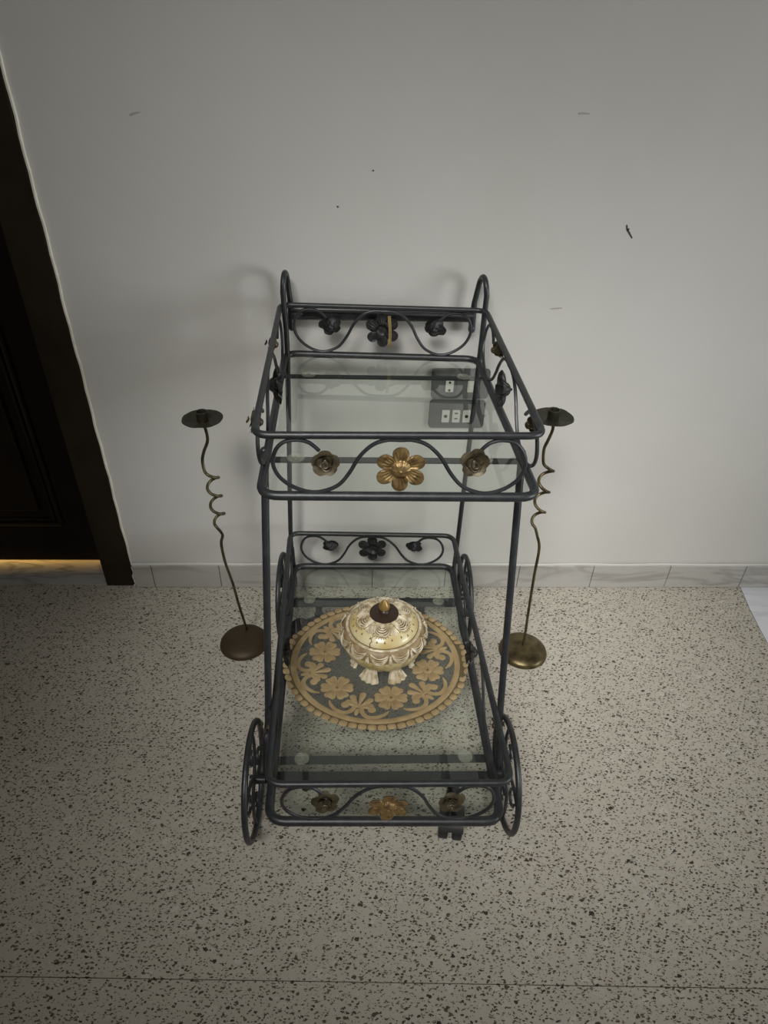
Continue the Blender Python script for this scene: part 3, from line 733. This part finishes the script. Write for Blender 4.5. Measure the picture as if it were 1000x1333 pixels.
def on_bowl(a, z, off): r_ = interp(prof, 0, z)+off; return Vector((JC[0]+r_*math.cos(a), JC[1]+r_*math.sin(a), JC[2]+z))
def lid_z(r_):
    for (r0, z0), (r1, z1) in zip(LP[2:], LP[3:]):
        if r1 <= r_ <= r0: return z0+(z1-z0)*(r0-r_)/(r0-r1+1e-9)
    return .1511
def on_lid(a, r_, off): return Vector((JC[0]+r_*math.cos(a), JC[1]+r_*math.sin(a), JC[2]+lid_z(r_)+off))
# draped swags and fans round the shoulder
NSW = 12
for k in range(NSW):
    a0 = 2*PI*k/NSW+.13; da = 2*PI/NSW
    b = B()
    for dep, rr in ((.0205, .0016), (.0155, .0011), (.0108, .0011), (.0060, .0010)):
        P = [on_bowl(a0+da*(.08+.84*t), .1150-dep*math.sin(PI*t)**.8, .0012+.0022*math.sin(PI*t)) for t in [i/10 for i in range(11)]]
        tube(b, P, rr, 6)
    sw = obj('swag', b, M_RELIEF, jar)
    b = B()
    for j in range(-2, 3):
        a = a0; P = [on_bowl(a+.020*j*s_, .1150-.0255*s_*(1-.07*abs(j)), .0015+.0025*s_) for s_ in (.1, .5, .8, 1)]
        tube(b, P, [.0008, .0014, .0020, .0014], 6)
    ball(b, on_bowl(a0, .1120, .003), .0026, 8, 6)
    obj('fan', b, M_RELIEF, jar)
    b = B()
    for i in range(7):
        t = (i+.5)/7; ball(b, on_bowl(a0+da*(.08+.84*t), .1125-.0245*math.sin(PI*t)**.8, .0006 if True else 0), .0013, 6, 4)
    obj('dot_trim', b, M_WASH, jar)
# six swags on the lid
for k in range(6):
    a0 = 2*PI*k/6-PI/2-.12
    b = B(); cen_ = b.verts.new(on_lid(a0, .045, .0009)); rg = []
    for i in range(23):
        t = i/22*2-1; r_ = .031+(.0615-.031)*math.sqrt(max(0, 1-abs(t)**2.4)); rg.append(b.verts.new(on_lid(a0+.45*t, r_, .0006)))
    for i in range(22): b.faces.new((cen_, rg[i], rg[i+1]))
    obj('swag_ground', b, M_WASHDARK, lo_)
    b = B()
    for m_, (ro, hw, rr) in enumerate(((.0595, .45, .0016), (.0548, .40, .0014), (.0500, .34, .0013), (.0455, .28, .0013), (.0410, .21, .0012), (.0370, .13, .0011))):
        P = []
        for i in range(15):
            t = i/14*2-1; r_ = .0315+(ro-.0315)*math.sqrt(max(0, 1-abs(t)**2.4)); P.append(on_lid(a0+hw*t*(.9+.1*(1-abs(t))), r_, .0012))
        tube(b, P, rr, 6)
    obj('swag', b, M_RELIEF, lo_)
    b = B()
    for i in range(13):
        t = i/12*2-1; r_ = .034+(.0630-.034)*math.sqrt(max(0, 1-abs(t)**2.4)); ball(b, on_lid(a0+.48*t, r_, .0004), .0013, 6, 4)
    obj('dot_trim', b, M_WASH, lo_)
    b = B(); a1 = a0+PI/6
    for j in range(-2, 3):
        tube(b, [on_lid(a1+.022*j, .038, .0012), on_lid(a1+.050*j, .049, .0014), on_lid(a1+.072*j, .0600-.001*abs(j), .0008)], [.0009, .0014, .0016], 6)
    ball(b, on_lid(a1, .044, .002), .0020, 8, 6)
    obj('fan', b, M_RELIEF, lo_)
    for q_ in (-.36, -.12, .12, .36):
        b = B(); a = a0+q_; r_ = .0685 if abs(q_) < .2 else .0655
        c_ = [on_lid(a, r_-.0030, .0006), on_lid(a+.030, r_+.0012, .0006), on_lid(a-.030, r_+.0012, .0006)]
        lo3 = [b.verts.new(p-Vector((0, 0, .002))) for p in c_]; hi3 = [b.verts.new(p) for p in c_]
        b.faces.new(hi3); b.faces.new(lo3[::-1])
        for i in range(3): b.faces.new((lo3[i], lo3[(i+1) % 3], hi3[(i+1) % 3], hi3[i]))
        obj('tassel', b, M_WASH, lo_, smooth=False)
b = B(); a = -PI/2-.42
P = [on_lid(a+.05*math.sin(i*2.1)*.5, .052+.0025*i, .0004) for i in range(9)]+[Vector((JC[0]+.0785*math.cos(a+.01), JC[1]+.0785*math.sin(a+.01), JC[2]+.1208))]
tube(b, P, [.0004, .0009, .0007, .0010, .0006, .0010, .0008, .0010, .0010, .0014], 5); obj('crack', b, M_WASH, lo_, label='dark crack across the lid edge')
# six fan feet
for k in range(6):
    a = -PI/2+PI/6+k*PI/3; rad = Vector((math.cos(a), math.sin(a), 0)); tg = Vector((-rad.y, rad.x, 0)); b = B()
    rows = []; NW = 14
    for sgn in (1, -1):
        for v in ((0, .2, .4, .6, .8, 1) if sgn > 0 else (1, .8, .6, .4, .2, 0)):
            hw = .0065+.0170*v**1.2; row = []
            for i in range(NW+1):
                u = 2*i/NW-1; rib = .0030*math.cos(u*PI*3.5)*(.3+v)
                row.append(b.verts.new(Vector(JC)+rad*(.050+.020*v**1.3-.006*u*u*v+sgn*(.0028+rib*.5)+ (0 if sgn>0 else -.001))+tg*(hw*u)+Vector((0, 0, .0435-.0430*v+.002*u*u*v))))
            rows.append(row)
    m_ = len(rows)
    for j in range(m_):
        for i in range(NW): b.faces.new((rows[j][i], rows[j][i+1], rows[(j+1) % m_][i+1], rows[(j+1) % m_][i]))
    for i in (0, NW): b.faces.new([rows[j][i] for j in range(m_)])
    obj('foot', b, M_RELIEF, jar)
